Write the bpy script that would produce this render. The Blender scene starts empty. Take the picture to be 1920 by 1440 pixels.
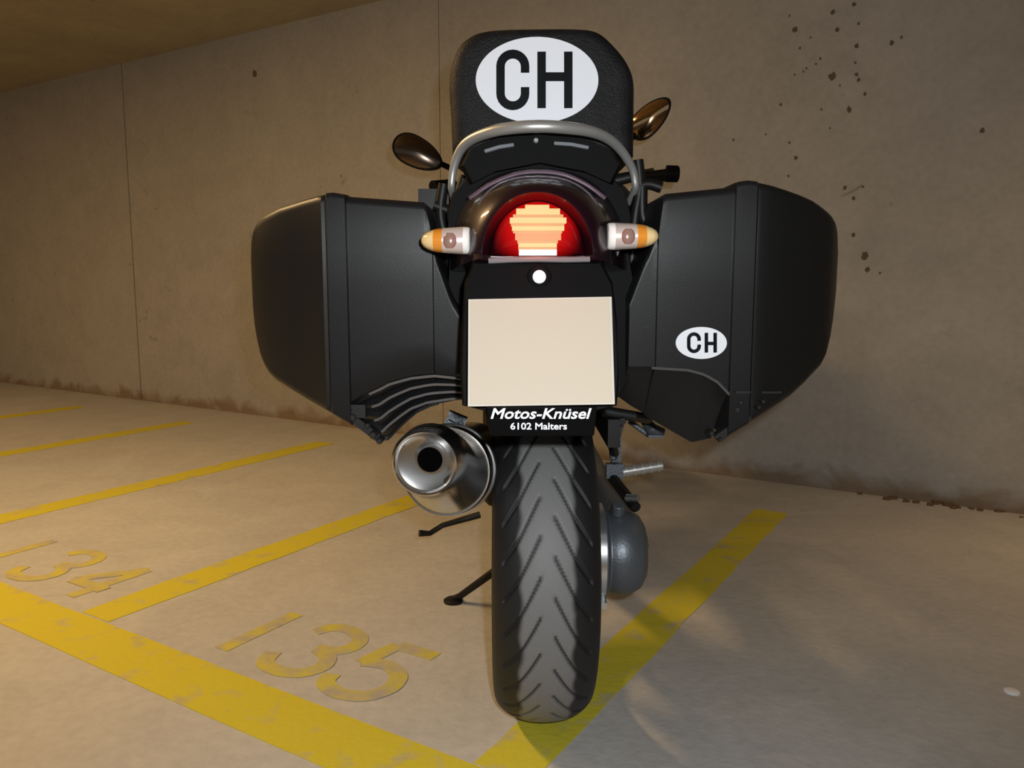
import bpy, bmesh, math, random
import numpy as np
from mathutils import Vector, Matrix
random.seed(4)
S = bpy.context.scene
COL = S.collection
PI = math.pi
# ------------------------------------------------------------------ camera
FPX = 1487.0; PIT = math.radians(7.36); CAMH = 0.85
cam_d = bpy.data.cameras.new('camera'); cam = bpy.data.objects.new('camera', cam_d); COL.objects.link(cam)
cam_d.sensor_width = 36.0; cam_d.lens = 36.0 * FPX / 1920.0
cam_d.clip_start = 0.05
cam.location = (0, 0, CAMH); cam.rotation_euler = (PI / 2 - PIT, 0, 0)
S.camera = cam
# ------------------------------------------------------------------ world, lights, exposure
w = bpy.data.worlds.new('world'); S.world = w; w.use_nodes = True
w.node_tree.nodes['Background'].inputs[0].default_value = (0.93, 0.95, 0.92, 1)
w.node_tree.nodes['Background'].inputs[1].default_value = 0.20
def light(name, kind, loc, target, energy, color, **kw):
    d = bpy.data.lights.new(name, kind); o = bpy.data.objects.new(name, d); COL.objects.link(o)
    o.location = loc; d.energy = energy; d.color = color
    o.rotation_euler = (Vector(target) - Vector(loc)).to_track_quat('-Z', 'Y').to_euler()
    for k, v in kw.items(): setattr(d, k, v)
    return o
light('camera_flash', 'SPOT', (0.045, -0.02, 0.90), (0.05, 1.5, 0.72), 51, (0.96, 0.99, 1.0), spot_size=math.radians(105), spot_blend=0.7, shadow_soft_size=0.012)
light('garage_tube_light', 'AREA', (-1.9, 1.9, 2.24), (-1.6, 2.0, 0), 52, (1.0, 0.64, 0.29), shape='RECTANGLE', size=1.3, size_y=0.12)
light('far_tube_light', 'AREA', (-5.0, 3.2, 2.24), (-5.0, 3.3, 0), 48, (1.0, 0.60, 0.27), shape='RECTANGLE', size=1.3, size_y=0.12)
light('right_fill_light', 'AREA', (2.0, 2.0, 2.24), (1.75, 2.1, 0), 3.0, (1.0, 0.64, 0.32), shape='RECTANGLE', size=0.9, size_y=0.12, spread=math.radians(80))  # added fill without a known lamp, warms the floor patch at right
S.view_settings.view_transform = 'Standard'; S.view_settings.look = 'None'
S.view_settings.gamma = 1.0; S.view_settings.use_curve_mapping = False
S.view_settings.exposure = 0.0
# ------------------------------------------------------------------ helpers
def P(px, py, Y):
    """world point at forward distance Y seen in the photograph's direction (px, py)"""
    x = (px - 960) / FPX; yc = (720 - py) / FPX
    dy = math.cos(PIT) + yc * math.sin(PIT); dz = yc * math.cos(PIT) - math.sin(PIT)
    t = Y / dy
    return Vector((x * t, Y, CAMH + dz * t))
def lerp_tab(tab, x):
    tab = sorted(tab)
    if x <= tab[0][0]: return tab[0][1]
    for (a, b), (c, d) in zip(tab, tab[1:]):
        if x <= c: return b + (d - b) * (x - a) / (c - a)
    return tab[-1][1]
def mat(name, col, rough=0.5, metal=0.0, bump=0.0, bscale=200, var=0.0, vscale=5, coat=0.0, spec=0.5, emit=None, estr=0):
    m = bpy.data.materials.new(name); m.use_nodes = True; nt = m.node_tree; N = nt.nodes; Lk = nt.links
    b = N['Principled BSDF']
    b.inputs['Base Color'].default_value = (*col, 1); b.inputs['Roughness'].default_value = rough
    b.inputs['Metallic'].default_value = metal; b.inputs['Coat Weight'].default_value = coat
    b.inputs['Coat Roughness'].default_value = 0.08
    b.inputs['Specular IOR Level'].default_value = spec
    tc = N.new('ShaderNodeTexCoord')
    if var > 0:
        n = N.new('ShaderNodeTexNoise'); n.inputs['Scale'].default_value = vscale; n.inputs['Detail'].default_value = 4
        Lk.new(tc.outputs['Object'], n.inputs['Vector'])
        r = N.new('ShaderNodeMapRange'); r.inputs['From Min'].default_value = 0.3; r.inputs['From Max'].default_value = 0.7
        r.inputs['To Min'].default_value = 1 - var; r.inputs['To Max'].default_value = 1 + var
        Lk.new(n.outputs['Fac'], r.inputs['Value'])
        mx = N.new('ShaderNodeVectorMath'); mx.operation = 'SCALE'; mx.inputs[0].default_value = col
        Lk.new(r.outputs['Result'], mx.inputs['Scale']); Lk.new(mx.outputs[0], b.inputs['Base Color'])
    if bump > 0:
        n = N.new('ShaderNodeTexNoise'); n.inputs['Scale'].default_value = bscale; n.inputs['Detail'].default_value = 3
        Lk.new(tc.outputs['Object'], n.inputs['Vector'])
        bp = N.new('ShaderNodeBump'); bp.inputs['Strength'].default_value = bump; bp.inputs['Distance'].default_value = 0.002
        Lk.new(n.outputs['Fac'], bp.inputs['Height']); Lk.new(bp.outputs[0], b.inputs['Normal'])
    if emit: b.inputs['Emission Color'].default_value = (*emit, 1); b.inputs['Emission Strength'].default_value = estr
    return m
class MB:
    def __init__(s): s.v = []; s.f = []; s.m = []
    def add(s, vs, fs, mi=0):
        o = len(s.v); s.v += [tuple(x) for x in vs]; s.f += [tuple(i + o for i in f) for f in fs]; s.m += [mi] * len(fs)
    def box(s, c, size, rot=None, mi=0):
        c = Vector(c); h = Vector(size) / 2; R = rot or Matrix.Identity(3)
        vs = [c + R @ Vector((x * h.x, y * h.y, z * h.z)) for x in (-1, 1) for y in (-1, 1) for z in (-1, 1)]
        s.add(vs, [(0, 1, 3, 2), (4, 6, 7, 5), (0, 4, 5, 1), (2, 3, 7, 6), (0, 2, 6, 4), (1, 5, 7, 3)], mi)
    def loft(s, rings, mi=0, cap=True, closed=True):
        n = len(rings[0]); vs = [p for r in rings for p in r]; fs = []
        for i in range(len(rings) - 1):
            for j in range(n if closed else n - 1):
                k = (j + 1) % n; fs.append((i * n + j, i * n + k, (i + 1) * n + k, (i + 1) * n + j))
        if cap: fs.append(tuple(range(n))[::-1]); fs.append(tuple((len(rings) - 1) * n + j for j in range(n)))
        s.add(vs, fs, mi)
    def tube(s, pts, r, n=12, mi=0, flat=1.0):
        pts = [Vector(p) for p in pts]; rings = []; up = None
        for i, p in enumerate(pts):
            t = (pts[min(i + 1, len(pts) - 1)] - pts[max(i - 1, 0)]).normalized()
            if up is None: up = Vector((0, 0, 1)) if abs(t.z) < 0.9 else Vector((1, 0, 0))
            a = t.cross(up).normalized(); b = a.cross(t).normalized(); up = b
            rr = r[i] if isinstance(r, (list, tuple)) else r
            rings.append([p + (a * math.cos(q) + b * math.sin(q) * flat) * rr for q in [2 * PI * k / n for k in range(n)]])
        s.loft(rings, mi)
    def lathe(s, o, ax, prof, n=48, mi=0, cap=True):
        o = Vector(o); ax = Vector(ax).normalized()
        a = ax.orthogonal().normalized(); b = ax.cross(a)
        s.loft([[o + ax * d + (a * math.cos(q) + b * math.sin(q)) * r for q in [2 * PI * k / n for k in range(n)]] for d, r in prof], mi, cap)
    def ball(s, c, r, n=20, mi=0):
        c = Vector(c); r = Vector(r) if hasattr(r, '__len__') else Vector((r, r, r)); rings = []
        for i in range(1, n // 2):
            t = PI * i / (n // 2)
            rings.append([c + Vector((r.x * math.sin(t) * math.cos(q), r.y * math.sin(t) * math.sin(q), r.z * math.cos(t))) for q in [2 * PI * k / n for k in range(n)]])
        s.loft(rings, mi)
    def slab(s, poly, d, mi=0):
        """planar polygon (list of points) given thickness along vector d"""
        s.loft([[Vector(p) for p in poly], [Vector(p) + Vector(d) for p in poly]], mi)
    def stroke(s, pts, wd, nrm, th, mi=0):
        """flat painted stroke of width wd along pts, lying in the plane of normal nrm"""
        pts = [Vector(p) for p in pts]; nrm = Vector(nrm).normalized(); L = []; R = []
        for i, p in enumerate(pts):
            d = Vector((0, 0, 0))
            if i: d += (p - pts[i - 1]).normalized()
            if i < len(pts) - 1: d += (pts[i + 1] - p).normalized()
            sd = nrm.cross(d.normalized()); k = 1.0
            if 0 < i < len(pts) - 1:
                k = 1 / max(0.6, sd.dot(nrm.cross((p - pts[i - 1]).normalized())))
            L.append(p + sd * wd / 2 * k); R.append(p - sd * wd / 2 * k)
        n = len(pts); vs = []
        for a, b in zip(L, R): vs += [a, b, a + nrm * th, b + nrm * th]
        fs = []
        for i in range(n - 1):
            o = i * 4; q = o + 4
            fs += [(o + 2, o + 3, q + 3, q + 2), (o, o + 2, q + 2, q), (o + 1, q + 1, q + 3, o + 3)]
        fs += [(0, 1, 3, 2), ((n - 1) * 4, (n - 1) * 4 + 2, (n - 1) * 4 + 3, (n - 1) * 4 + 1)]
        s.add(vs, fs, mi)
    def build(s, name, mats, parent=None, base=None, smooth=35, bevel=0, recalc=True):
        me = bpy.data.meshes.new(name); base = Vector(base) if base is not None else Vector((0, 0, 0))
        me.from_pydata([tuple(Vector(v) - base) for v in s.v], [], s.f)
        if recalc:
            bm = bmesh.new(); bm.from_mesh(me)
            bmesh.ops.recalc_face_normals(bm, faces=bm.faces); bm.to_mesh(me); bm.free()
        for m in (mats if isinstance(mats, (list, tuple)) else [mats]): me.materials.append(m)
        me.polygons.foreach_set('material_index', s.m)
        if smooth:
            me.polygons.foreach_set('use_smooth', [True] * len(me.polygons)); me.set_sharp_from_angle(angle=math.radians(smooth))
        o = bpy.data.objects.new(name, me); COL.objects.link(o)
        if parent: o.parent = parent
        else: o.location = base
        if bevel:
            b = o.modifiers.new('bevel', 'BEVEL'); b.width = bevel; b.segments = 3; b.limit_method = 'ANGLE'
            b.harden_normals = False
        return o
def tag(o, label=None, cat=None, group=None, kind=None):
    if label: o['label'] = label
    if cat: o['category'] = cat
    if group: o['group'] = group
    if kind: o['kind'] = kind
    return o
def empty(name, loc):
    o = bpy.data.objects.new(name, None); COL.objects.link(o); o.location = loc; o.empty_display_size = 0.1; return o
def ellipse(c, rx, ry, n=48): return [(c[0] + rx * math.cos(2 * PI * k / n), c[1] + ry * math.sin(2 * PI * k / n)) for k in range(n)]
def smoothpts(pts, k=6):
    """Catmull-Rom through 2-D or 3-D points"""
    pts = [Vector(p) for p in pts]; out = []
    for i in range(len(pts) - 1):
        p0 = pts[max(i - 1, 0)]; p1 = pts[i]; p2 = pts[i + 1]; p3 = pts[min(i + 2, len(pts) - 1)]
        for j in range(k):
            t = j / k
            out.append(0.5 * ((2 * p1) + (p2 - p0) * t + (2 * p0 - 5 * p1 + 4 * p2 - p3) * t * t + (3 * p1 - p0 - 3 * p2 + p3) * t ** 3))
    out.append(pts[-1]); return out
# ------------------------------------------------------------------ concrete and paint
def concrete(name, c1, c2, stain=None, wall=False):
    m = bpy.data.materials.new(name); m.use_nodes = True; nt = m.node_tree; N = nt.nodes; L = nt.links
    b = N['Principled BSDF']; b.inputs['Roughness'].default_value = 0.85; b.inputs['Specular IOR Level'].default_value = 0.25
    tc = N.new('ShaderNodeTexCoord')
    def noise(sc, det=5, dist=0.0, vec=None):
        n = N.new('ShaderNodeTexNoise'); n.inputs['Scale'].default_value = sc; n.inputs['Detail'].default_value = det
        n.inputs['Distortion'].default_value = dist; L.new(vec or tc.outputs['Object'], n.inputs['Vector']); return n
    def ramp(src, a, b_, lo=0.0, hi=1.0):
        r = N.new('ShaderNodeMapRange'); r.inputs['From Min'].default_value = a; r.inputs['From Max'].default_value = b_
        r.inputs['To Min'].default_value = lo; r.inputs['To Max'].default_value = hi; L.new(src, r.inputs['Value']); return r.outputs['Result']
    def mix(f, a, b_):
        x = N.new('ShaderNodeMix'); x.data_type = 'RGBA'; L.new(f, x.inputs['Factor'])
        for s_, v in ((6, a), (7, b_)):
            if hasattr(v, 'type'): L.new(v, x.inputs[s_])
            else: x.inputs[s_].default_value = (*v, 1)
        return x.outputs[2]
    c = mix(ramp(noise(0.9, 6, 0.6).outputs['Fac'], 0.3, 0.7), c1, c2)
    fine = ramp(noise(38, 4).outputs['Fac'], 0.3, 0.7, 0.94, 1.05)
    mid = ramp(noise(5.5, 5, 0.8).outputs['Fac'], 0.3, 0.7, 0.94, 1.05)
    mm = N.new('ShaderNodeMath'); mm.operation = 'MULTIPLY'; L.new(fine, mm.inputs[0]); L.new(mid, mm.inputs[1])
    # small dark blotches
    sp = ramp(noise(7, 2, 1.5).outputs['Fac'], 0.72, 0.80)
    c = mix(sp, c, tuple(x * 0.7 for x in c1))
    if wall:   # damp brown dirt along the foot of the wall, ragged upper edge
        sep = N.new('ShaderNodeSeparateXYZ'); L.new(tc.outputs['Object'], sep.inputs[0])
        ad = N.new('ShaderNodeMath'); ad.operation = 'MULTIPLY_ADD'
        L.new(noise(4.5, 6, 1.2).outputs['Fac'], ad.inputs[0]); ad.inputs[1].default_value = -0.22; L.new(sep.outputs['Z'], ad.inputs[2])
        c = mix(ramp(ad.outputs[0], -0.03, -0.10, 0.0, 0.8), c, (0.22, 0.145, 0.08))
        # faint horizontal board seams of the formwork
    v = N.new('ShaderNodeVectorMath'); v.operation = 'SCALE'; L.new(c, v.inputs[0]); L.new(mm.outputs[0], v.inputs['Scale'])
    L.new(v.outputs[0], b.inputs['Base Color'])
    bp = N.new('ShaderNodeBump'); bp.inputs['Strength'].default_value = 0.35; bp.inputs['Distance'].default_value = 0.004
    L.new(noise(60, 5).outputs['Fac'], bp.inputs['Height']); L.new(bp.outputs[0], b.inputs['Normal'])
    return m
def paint(name, col, wear):
    m = concrete(name, (0.40, 0.36, 0.31), (0.45, 0.41, 0.35)); nt = m.node_tree; N = nt.nodes; L = nt.links
    b = N['Principled BSDF']; src = b.inputs['Base Color'].links[0].from_socket
    tc = N.new('ShaderNodeTexCoord'); n = N.new('ShaderNodeTexNoise'); n.inputs['Scale'].default_value = 14; n.inputs['Detail'].default_value = 7
    L.new(tc.outputs['Object'], n.inputs['Vector'])
    r = N.new('ShaderNodeMapRange'); r.inputs['From Min'].default_value = wear - 0.12; r.inputs['From Max'].default_value = wear + 0.12
    r.inputs['To Min'].default_value = 0.0; r.inputs['To Max'].default_value = 0.92
    L.new(n.outputs['Fac'], r.inputs['Value'])
    x = N.new('ShaderNodeMix'); x.data_type = 'RGBA'; L.new(r.outputs['Result'], x.inputs['Factor']); L.new(src, x.inputs[6]); x.inputs[7].default_value = (*col, 1)
    L.new(x.outputs[2], b.inputs['Base Color']); return m
M_floor = concrete('floor_concrete', (0.47, 0.465, 0.45), (0.52, 0.51, 0.49))
M_wall = concrete('wall_concrete', (0.375, 0.36, 0.34), (0.42, 0.405, 0.38), wall=True)
M_ceil = concrete('ceiling_concrete', (0.34, 0.30, 0.22), (0.42, 0.37, 0.27))
M_joint = mat('dark_joint', (0.20, 0.16, 0.12), 0.9)
M_pit = mat('pit_dark', (0.12, 0.09, 0.07), 0.9)
M_yel = paint('yellow_floor_paint', (0.62, 0.55, 0.02), 0.33)
M_yelw = paint('worn_yellow_floor_paint', (0.58, 0.52, 0.08), 0.47)
M_pale = mat('pale_spot', (0.85, 0.86, 0.88), 0.6)
# ------------------------------------------------------------------ the setting
WA = math.radians(31.84)
U = Vector((math.cos(WA), -math.sin(WA), 0)); NN = Vector((math.sin(WA), math.cos(WA), 0))   # along the wall / towards it
WN = 3.40; CEIL = 2.33
def W(u, n, z=0.0): return U * u + NN * n + Vector((0, 0, z))
b = MB(); b.add([(-16, -8, 0), (10, -8, 0), (10, 16, 0), (-16, 16, 0), (-16, -8, -0.2), (10, -8, -0.2), (10, 16, -0.2), (-16, 16, -0.2)],
      [(0, 1, 2, 3), (4, 7, 6, 5), (0, 4, 5, 1), (1, 5, 6, 2), (2, 6, 7, 3), (3, 7, 4, 0)])
floor = tag(b.build('floor', M_floor, smooth=0), kind='structure')
b = MB(); Z0 = CEIL; b.add([(-16, -8, Z0), (10, -8, Z0), (10, 16, Z0), (-16, 16, Z0), (-16, -8, Z0 + .2), (10, -8, Z0 + .2), (10, 16, Z0 + .2), (-16, 16, Z0 + .2)],
      [(0, 3, 2, 1), (4, 5, 6, 7), (0, 1, 5, 4), (1, 2, 6, 5), (2, 3, 7, 6), (3, 0, 4, 7)])
tag(b.build('ceiling', M_ceil, smooth=0), kind='structure')
# wall of cast panels with recessed joints; tie holes and pits dot the right part
b = MB(); joints = [-13.4, -10.68, -7.97, -5.26, -2.55, 0.9, 3.6]; jw = 0.006
def jwid(j): return 0.0018 if j == -2.55 else jw
edges = [-15.5] + joints + [7.5]
for i in range(len(edges) - 1):
    a0 = edges[i] + (jwid(edges[i]) if i else 0); a1 = edges[i + 1] - (jwid(edges[i + 1]) if i < len(edges) - 2 else 0)
    b.slab([W(a0, WN, 0), W(a1, WN, 0), W(a1, WN, CEIL), W(a0, WN, CEIL)], NN * 0.25)
for j in joints: b.slab([W(j - jw, WN + 0.014, 0), W(j + jw, WN + 0.014, 0), W(j + jw, WN + 0.014, CEIL), W(j - jw, WN + 0.014, CEIL)], NN * 0.2, 1)
# dark seam where the wall meets the ceiling
wall = tag(b.build('wall_back', [M_wall, M_joint], smooth=0), kind='structure')
b = MB(); b.slab([W(-12, 3.4), W(-12, -9), W(-12, -9, CEIL), W(-12, 3.4, CEIL)], -U * 0.25); tag(b.build('wall_left', M_wall, smooth=0), kind='structure')
def onwall(px, py):
    d = P(px, py, 1.0) - Vector((0, 0, CAMH)); t = WN / d.dot(NN); return Vector((0, 0, CAMH)) + d * t
pits = [(1562,22,7),(1602,8,6),(1490,56,8),(1570,56,6),(1606,86,7),(1500,90,4),(1538,110,4),(1560,143,10),(1606,140,6),(1592,206,9),(1622,176,5),(1604,118,4),(1490,140,3),(1512,128,3),(1464,196,4),(1506,134,3),(1610,44,4),(1480,268,4),(1492,296,6),(1478,330,4),(1584,352,6),(1618,350,4),(1600,440,6),(1622,480,11),(1626,505,8),(1650,512,4),(1600,372,5),(1540,205,3),(1530,120,3),(1575,160,3),(1480,30,3),(1520,70,3),(1556,240,3),(1610,150,5),(1375,262,4),(1436,252,3),(478,138,9),(1842,245,7),(1672,80,6),(1690,70,4),(640,330,3)]
b = MB()
for x, y, r in pits:
    c = onwall(x, y); rr = r / FPX * (c - Vector((0, 0, CAMH))).length * 0.55; ns = []
    for k in range(11):
        q = 2 * PI * k / 11; s_ = rr * random.uniform(0.6, 1.15); ns.append(c + U * s_ * math.cos(q) + Vector((0, 0, s_ * 1.25 * math.sin(q))) - NN * 0.0015)
    b.add(ns, [tuple(range(11))])
b.build('pit_holes', M_pit, wall, smooth=0, recalc=False)
# crumbled mortar along the wall foot on the right
b = MB()
for k in range(98):
    u = random.choice([random.uniform(-0.5, 0.6), random.uniform(0.0, 2.2), random.uniform(-0.2, 1.2)]); r = random.uniform(0.006, 0.018) * (1.3 if u > .2 else 1)
    b.ball(W(u, WN - random.uniform(0.0, 0.05), r * 0.35), (r * random.uniform(.8, 1.8), r, r * 0.6), 7)
b.build('mortar_crumbs', mat('crumb_brown', (0.17, 0.11, 0.06), 0.95), wall, smooth=0)
# painted bays
def band(name, u0, u1, n0, n1, m, lab):
    b = MB(); k = 24; rings = []
    for i in range(k + 1):
        t = i / k
        if u1 - u0 > n1 - n0: a = u0 + (u1 - u0) * t; pts = [W(a, n0 + random.uniform(-.003, .003)), W(a, n1 + random.uniform(-.003, .003))]
        else: a = n0 + (n1 - n0) * t; pts = [W(u0 + random.uniform(-.003, .003), a), W(u1 + random.uniform(-.003, .003), a)]
        rings.append([pts[0] + Vector((0, 0, .0002)), pts[0] + Vector((0, 0, .0014)), pts[1] + Vector((0, 0, .0014)), pts[1] + Vector((0, 0, .0002))])
    b.loft(rings); o = b.build(name, m, floor, smooth=0); o['label'] = lab; return o
band('front_line', -9.0, -0.63, 0.93, 1.075, M_yel, 'wide yellow line along the front of the parking bays')
band('bay_line', -0.75, -0.635, 1.08, 2.95, M_yel, 'yellow bay line under the rear tyre')
band('bay_line', -1.985, -1.865, 1.08, 3.0, M_yel, 'yellow bay line left of the motorcycle')
band('bay_line', -3.09, -2.97, 1.08, 3.0, M_yel, 'second yellow bay line left of the motorcycle')
band('bay_line', -4.25, -4.13, 1.08, 3.0, M_yel, 'yellow bay line farthest left')
band('bay_line', -5.4, -5.28, 1.08, 3.0, M_yel, 'yellow bay line beyond the left edge')
DIG = {'1': [[(.5, 0), (.5, 1)]],
       '3': [[(.02, .78), (.15, .95), (.45, 1.0), (.8, .92), (.92, .74), (.8, .58), (.45, .52)], [(.5, .52), (.8, .46), (.98, .28), (.85, .08), (.5, 0), (.15, .05), (.0, .24)]],
       '5': [[(.95, 1.0), (.22, 1.0)], [(.22, 1.0), (.12, .52)], [(.12, .55), (.5, .62), (.85, .52), (.98, .3), (.82, .08), (.45, 0), (.1, .07), (0, .22)]],
       '4': [[(.75, 0), (.75, 1)], [(.75, 1), (.0, .32)], [(0, .32), (1.0, .32)]]}
def number(txt, us, n0, hgt, wid, lab):
    b = MB()
    for ch, u in zip(txt, us):
        for si, st in enumerate(DIG[ch]):
            pts = [Vector((x, y, 0)) for x, y in st]
            if len(pts) > 3: pts = smoothpts(pts, 4)
            b.stroke([W(u + (p.x - .5) * wid, n0 + p.y * hgt, 0.0003 + 0.0003 * si) for p in pts], 0.040, (0, 0, 1), 0.0012)
    o = b.build('bay_number', M_yelw, floor, smooth=0); o['label'] = lab
number('135', (-1.50, -1.31, -1.12), 1.13, 0.235, 0.15, 'worn yellow number 135 painted in the middle bay')
number('134', (-2.62, -2.38, -2.15), 1.12, 0.235, 0.15, 'faded yellow number 134 painted in the left bay')
g = P(1897, 1295, 1.56); b = MB(); b.lathe((g.x, g.y, 0.0), (0, 0, 1), [(0, 0.0155), (0.003, 0.015), (0.0045, 0.012)], 24)
tag(b.build('floor_stud', M_pale, base=(g.x, g.y, 0)), 'small pale round stud on the grey floor at lower right', 'stud')
# ------------------------------------------------------------------ materials of the motorcycle
M_case = mat('case_black', (0.010, 0.010, 0.011), 0.40, bump=0.12, bscale=900, spec=0.35)
M_lid = mat('case_lid_black', (0.010, 0.010, 0.010), 0.42, bump=0.12, bscale=900, spec=0.35)
M_rib = mat('case_rib_black', (0.014, 0.014, 0.014), 0.4, spec=0.4)
M_blk = mat('black_plastic', (0.004, 0.004, 0.0045), 0.55, spec=0.06)
M_blkg = mat('black_gloss', (0.005, 0.005, 0.006), 0.25, spec=0.4)
M_paint = mat('dark_plum_paint', (0.014, 0.003, 0.008), 0.35, metal=0.3, coat=0.8)
M_bag = mat('bag_nylon', (0.008, 0.008, 0.009), 0.55, spec=0.3, bump=0.8, bscale=420, var=0.35, vscale=30)
M_cord = mat('bag_cord', (0.09, 0.09, 0.095), 0.6)
M_white = mat('sticker_white', (0.88, 0.90, 0.96), 0.35)
M_ink = mat('sticker_black', (0.004, 0.005, 0.007), 0.5, spec=0.1)
M_plate = mat('plate_cream', (0.56, 0.48, 0.38), 0.5, spec=0.2)
M_plim = mat('plate_rim', (0.58, 0.54, 0.47), 0.5, spec=.2)
M_rail = mat('rail_silver', (0.48, 0.47, 0.45), 0.38, metal=0.6)
M_chr = mat('chrome', (0.72, 0.72, 0.72), 0.22, metal=1.0)
M_can = mat('muffler_steel', (0.36, 0.33, 0.30), 0.24, metal=1.0, var=0.15, vscale=12)
M_alu = mat('cast_aluminium', (0.13, 0.145, 0.165), 0.42, metal=0.55, bump=0.3)
M_alub = mat('machined_aluminium', (0.70, 0.72, 0.74), 0.25, metal=0.9)
M_dark = mat('frame_dark', (0.008, 0.0075, 0.007), 0.45, spec=.3)
M_hole = mat('pipe_bore', (0.002, 0.002, 0.002), 0.95, spec=0.0)
M_mir = mat('mirror_glass', (0.16, 0.12, 0.09), 0.22, metal=1.0)  # dark brown paints the dim reflection into the glass colour
M_clear = mat('clear_lens', (0.95, 0.92, 0.88), 0.12, coat=1.0)
M_silv = mat('lens_reflector', (0.72, 0.62, 0.58), 0.3, metal=0.3)
M_amber = mat('amber_bulb', (0.75, 0.27, 0.03), 0.2, coat=1.0)
M_amber2 = mat('pale_amber_lens', (0.9, 0.66, 0.32), 0.15, coat=1.0)
M_seat = mat('seat_vinyl', (0.008, 0.008, 0.008), 0.55, bump=0.4)
M_scr = mat('windscreen', (0.10, 0.10, 0.10), 0.08); M_scr.node_tree.nodes['Principled BSDF'].inputs['Transmission Weight'].default_value = 0.85
# tyre: worn grey crown, clean black shoulders and grooves (colour from two mesh attributes)
M_tyre = bpy.data.materials.new('tyre_rubber'); M_tyre.use_nodes = True
nt = M_tyre.node_tree; bs = nt.nodes['Principled BSDF']; bs.inputs['Roughness'].default_value = 0.6
at = nt.nodes.new('ShaderNodeAttribute'); at.attribute_name = 'wear'
no = nt.nodes.new('ShaderNodeTexNoise'); no.inputs['Scale'].default_value = 90
mu = nt.nodes.new('ShaderNodeMath'); mu.operation = 'MULTIPLY_ADD'; nt.links.new(no.outputs['Fac'], mu.inputs[0]); mu.inputs[1].default_value = 0.3; mu.inputs[2].default_value = 0.85
m2 = nt.nodes.new('ShaderNodeMath'); m2.operation = 'MULTIPLY'; nt.links.new(at.outputs['Fac'], m2.inputs[0]); nt.links.new(mu.outputs[0], m2.inputs[1])
mx = nt.nodes.new('ShaderNodeMix'); mx.data_type = 'RGBA'; nt.links.new(m2.outputs[0], mx.inputs['Factor'])
mx.inputs[6].default_value = (0.009, 0.009, 0.010, 1); mx.inputs[7].default_value = (0.18, 0.18, 0.18, 1)
nt.links.new(mx.outputs[2], bs.inputs['Base Color'])
# red lamp lens: lit from the lamp behind it, falling off with distance from the bulb
M_red = mat('red_lens', (0.03, 0.001, 0.003), 0.15, coat=0.4)
M_lit = mat('lit_lamp_slats', (0.05, 0.02, 0.01), 0.4, spec=.2, emit=(1.0, 0.60, 0.19), estr=0.95)
M_lit2 = mat('lit_lamp_gaps', (0.05, 0.02, 0.01), 0.4, spec=.2, emit=(0.80, 0.36, 0.08), estr=0.8)
# ------------------------------------------------------------------ the motorcycle
RX, RY = 0.058, 1.53
ROOT = Vector((RX, RY, 0))
bike = tag(empty('motorcycle', ROOT), 'black touring motorcycle with two hard side cases and lit red tail light', 'motorcycle')
def part(mb, name, mats, parent=None, **k):
    return mb.build(name, mats, parent or bike, base=ROOT, **k)
def tyre(name, cy, R, Wd, nt_, nx, fine):
    hw = Wd / 2; A = np.radians(np.linspace(-112, 112, nx)); T = np.linspace(0, 2 * PI, nt_, endpoint=False)
    sx = np.sign(np.sin(A)) * np.abs(np.sin(A)) ** 0.92 * hw
    dr = 0.058 * (1 - np.cos(A)) + 0.02 * np.clip(np.abs(A) - 1.2, 0, None)
    per = 2 * PI * R / 30.0
    X, TH = np.meshgrid(sx, T); D = np.meshgrid(dr, T)[0]
    s = -TH * R; ax = np.abs(X)
    g = np.interp(ax, [0.0, 0.010, 0.045, 0.075, 0.09], [0, 0, 0.072, 0.118, 0.135])
    sh = np.where(X > 0, 0.0, 0.5 * per)
    d = np.abs(((s + sh - g) / per) % 1.0 - 0.5) * per
    gr = np.clip(1.5 - d / 0.0046, 0, 1) * np.clip((ax - 0.009) / 0.002, 0, 1) * np.clip((0.074 - ax) / 0.004, 0, 1)
    gr = np.where(np.abs(A)[None, :] > 1.35, 0, gr) if fine else gr * 0
    wob = 0.0025 * np.sin(s * 90) + 0.002 * np.sin(s * 37)
    wear = np.clip((0.048 + wob - ax) / 0.008, 0, 1) * (1 - gr)
    Rr = R - D - 0.005 * gr
    # angle 0 at the rear, increasing upwards
    co = np.stack([X + RX, cy - np.cos(TH) * Rr, R + np.sin(TH) * Rr], -1).reshape(-1, 3) - np.array(ROOT)
    i, j = np.meshgrid(np.arange(nt_), np.arange(nx - 1), indexing='ij'); i2 = (i + 1) % nt_
    F = np.stack([i * nx + j, i * nx + j + 1, i2 * nx + j + 1, i2 * nx + j], -1).reshape(-1, 4)
    me = bpy.data.meshes.new(name); me.from_pydata(co.tolist(), [], F.tolist()); me.materials.append(M_tyre)
    a = me.attributes.new('wear', 'FLOAT', 'POINT'); a.data.foreach_set('value', wear.reshape(-1).astype(np.float32))
    me.polygons.foreach_set('use_smooth', [True] * len(me.polygons)); me.flip_normals()
    o = bpy.data.objects.new(name, me); COL.objects.link(o); o.parent = bike; return o
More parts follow.
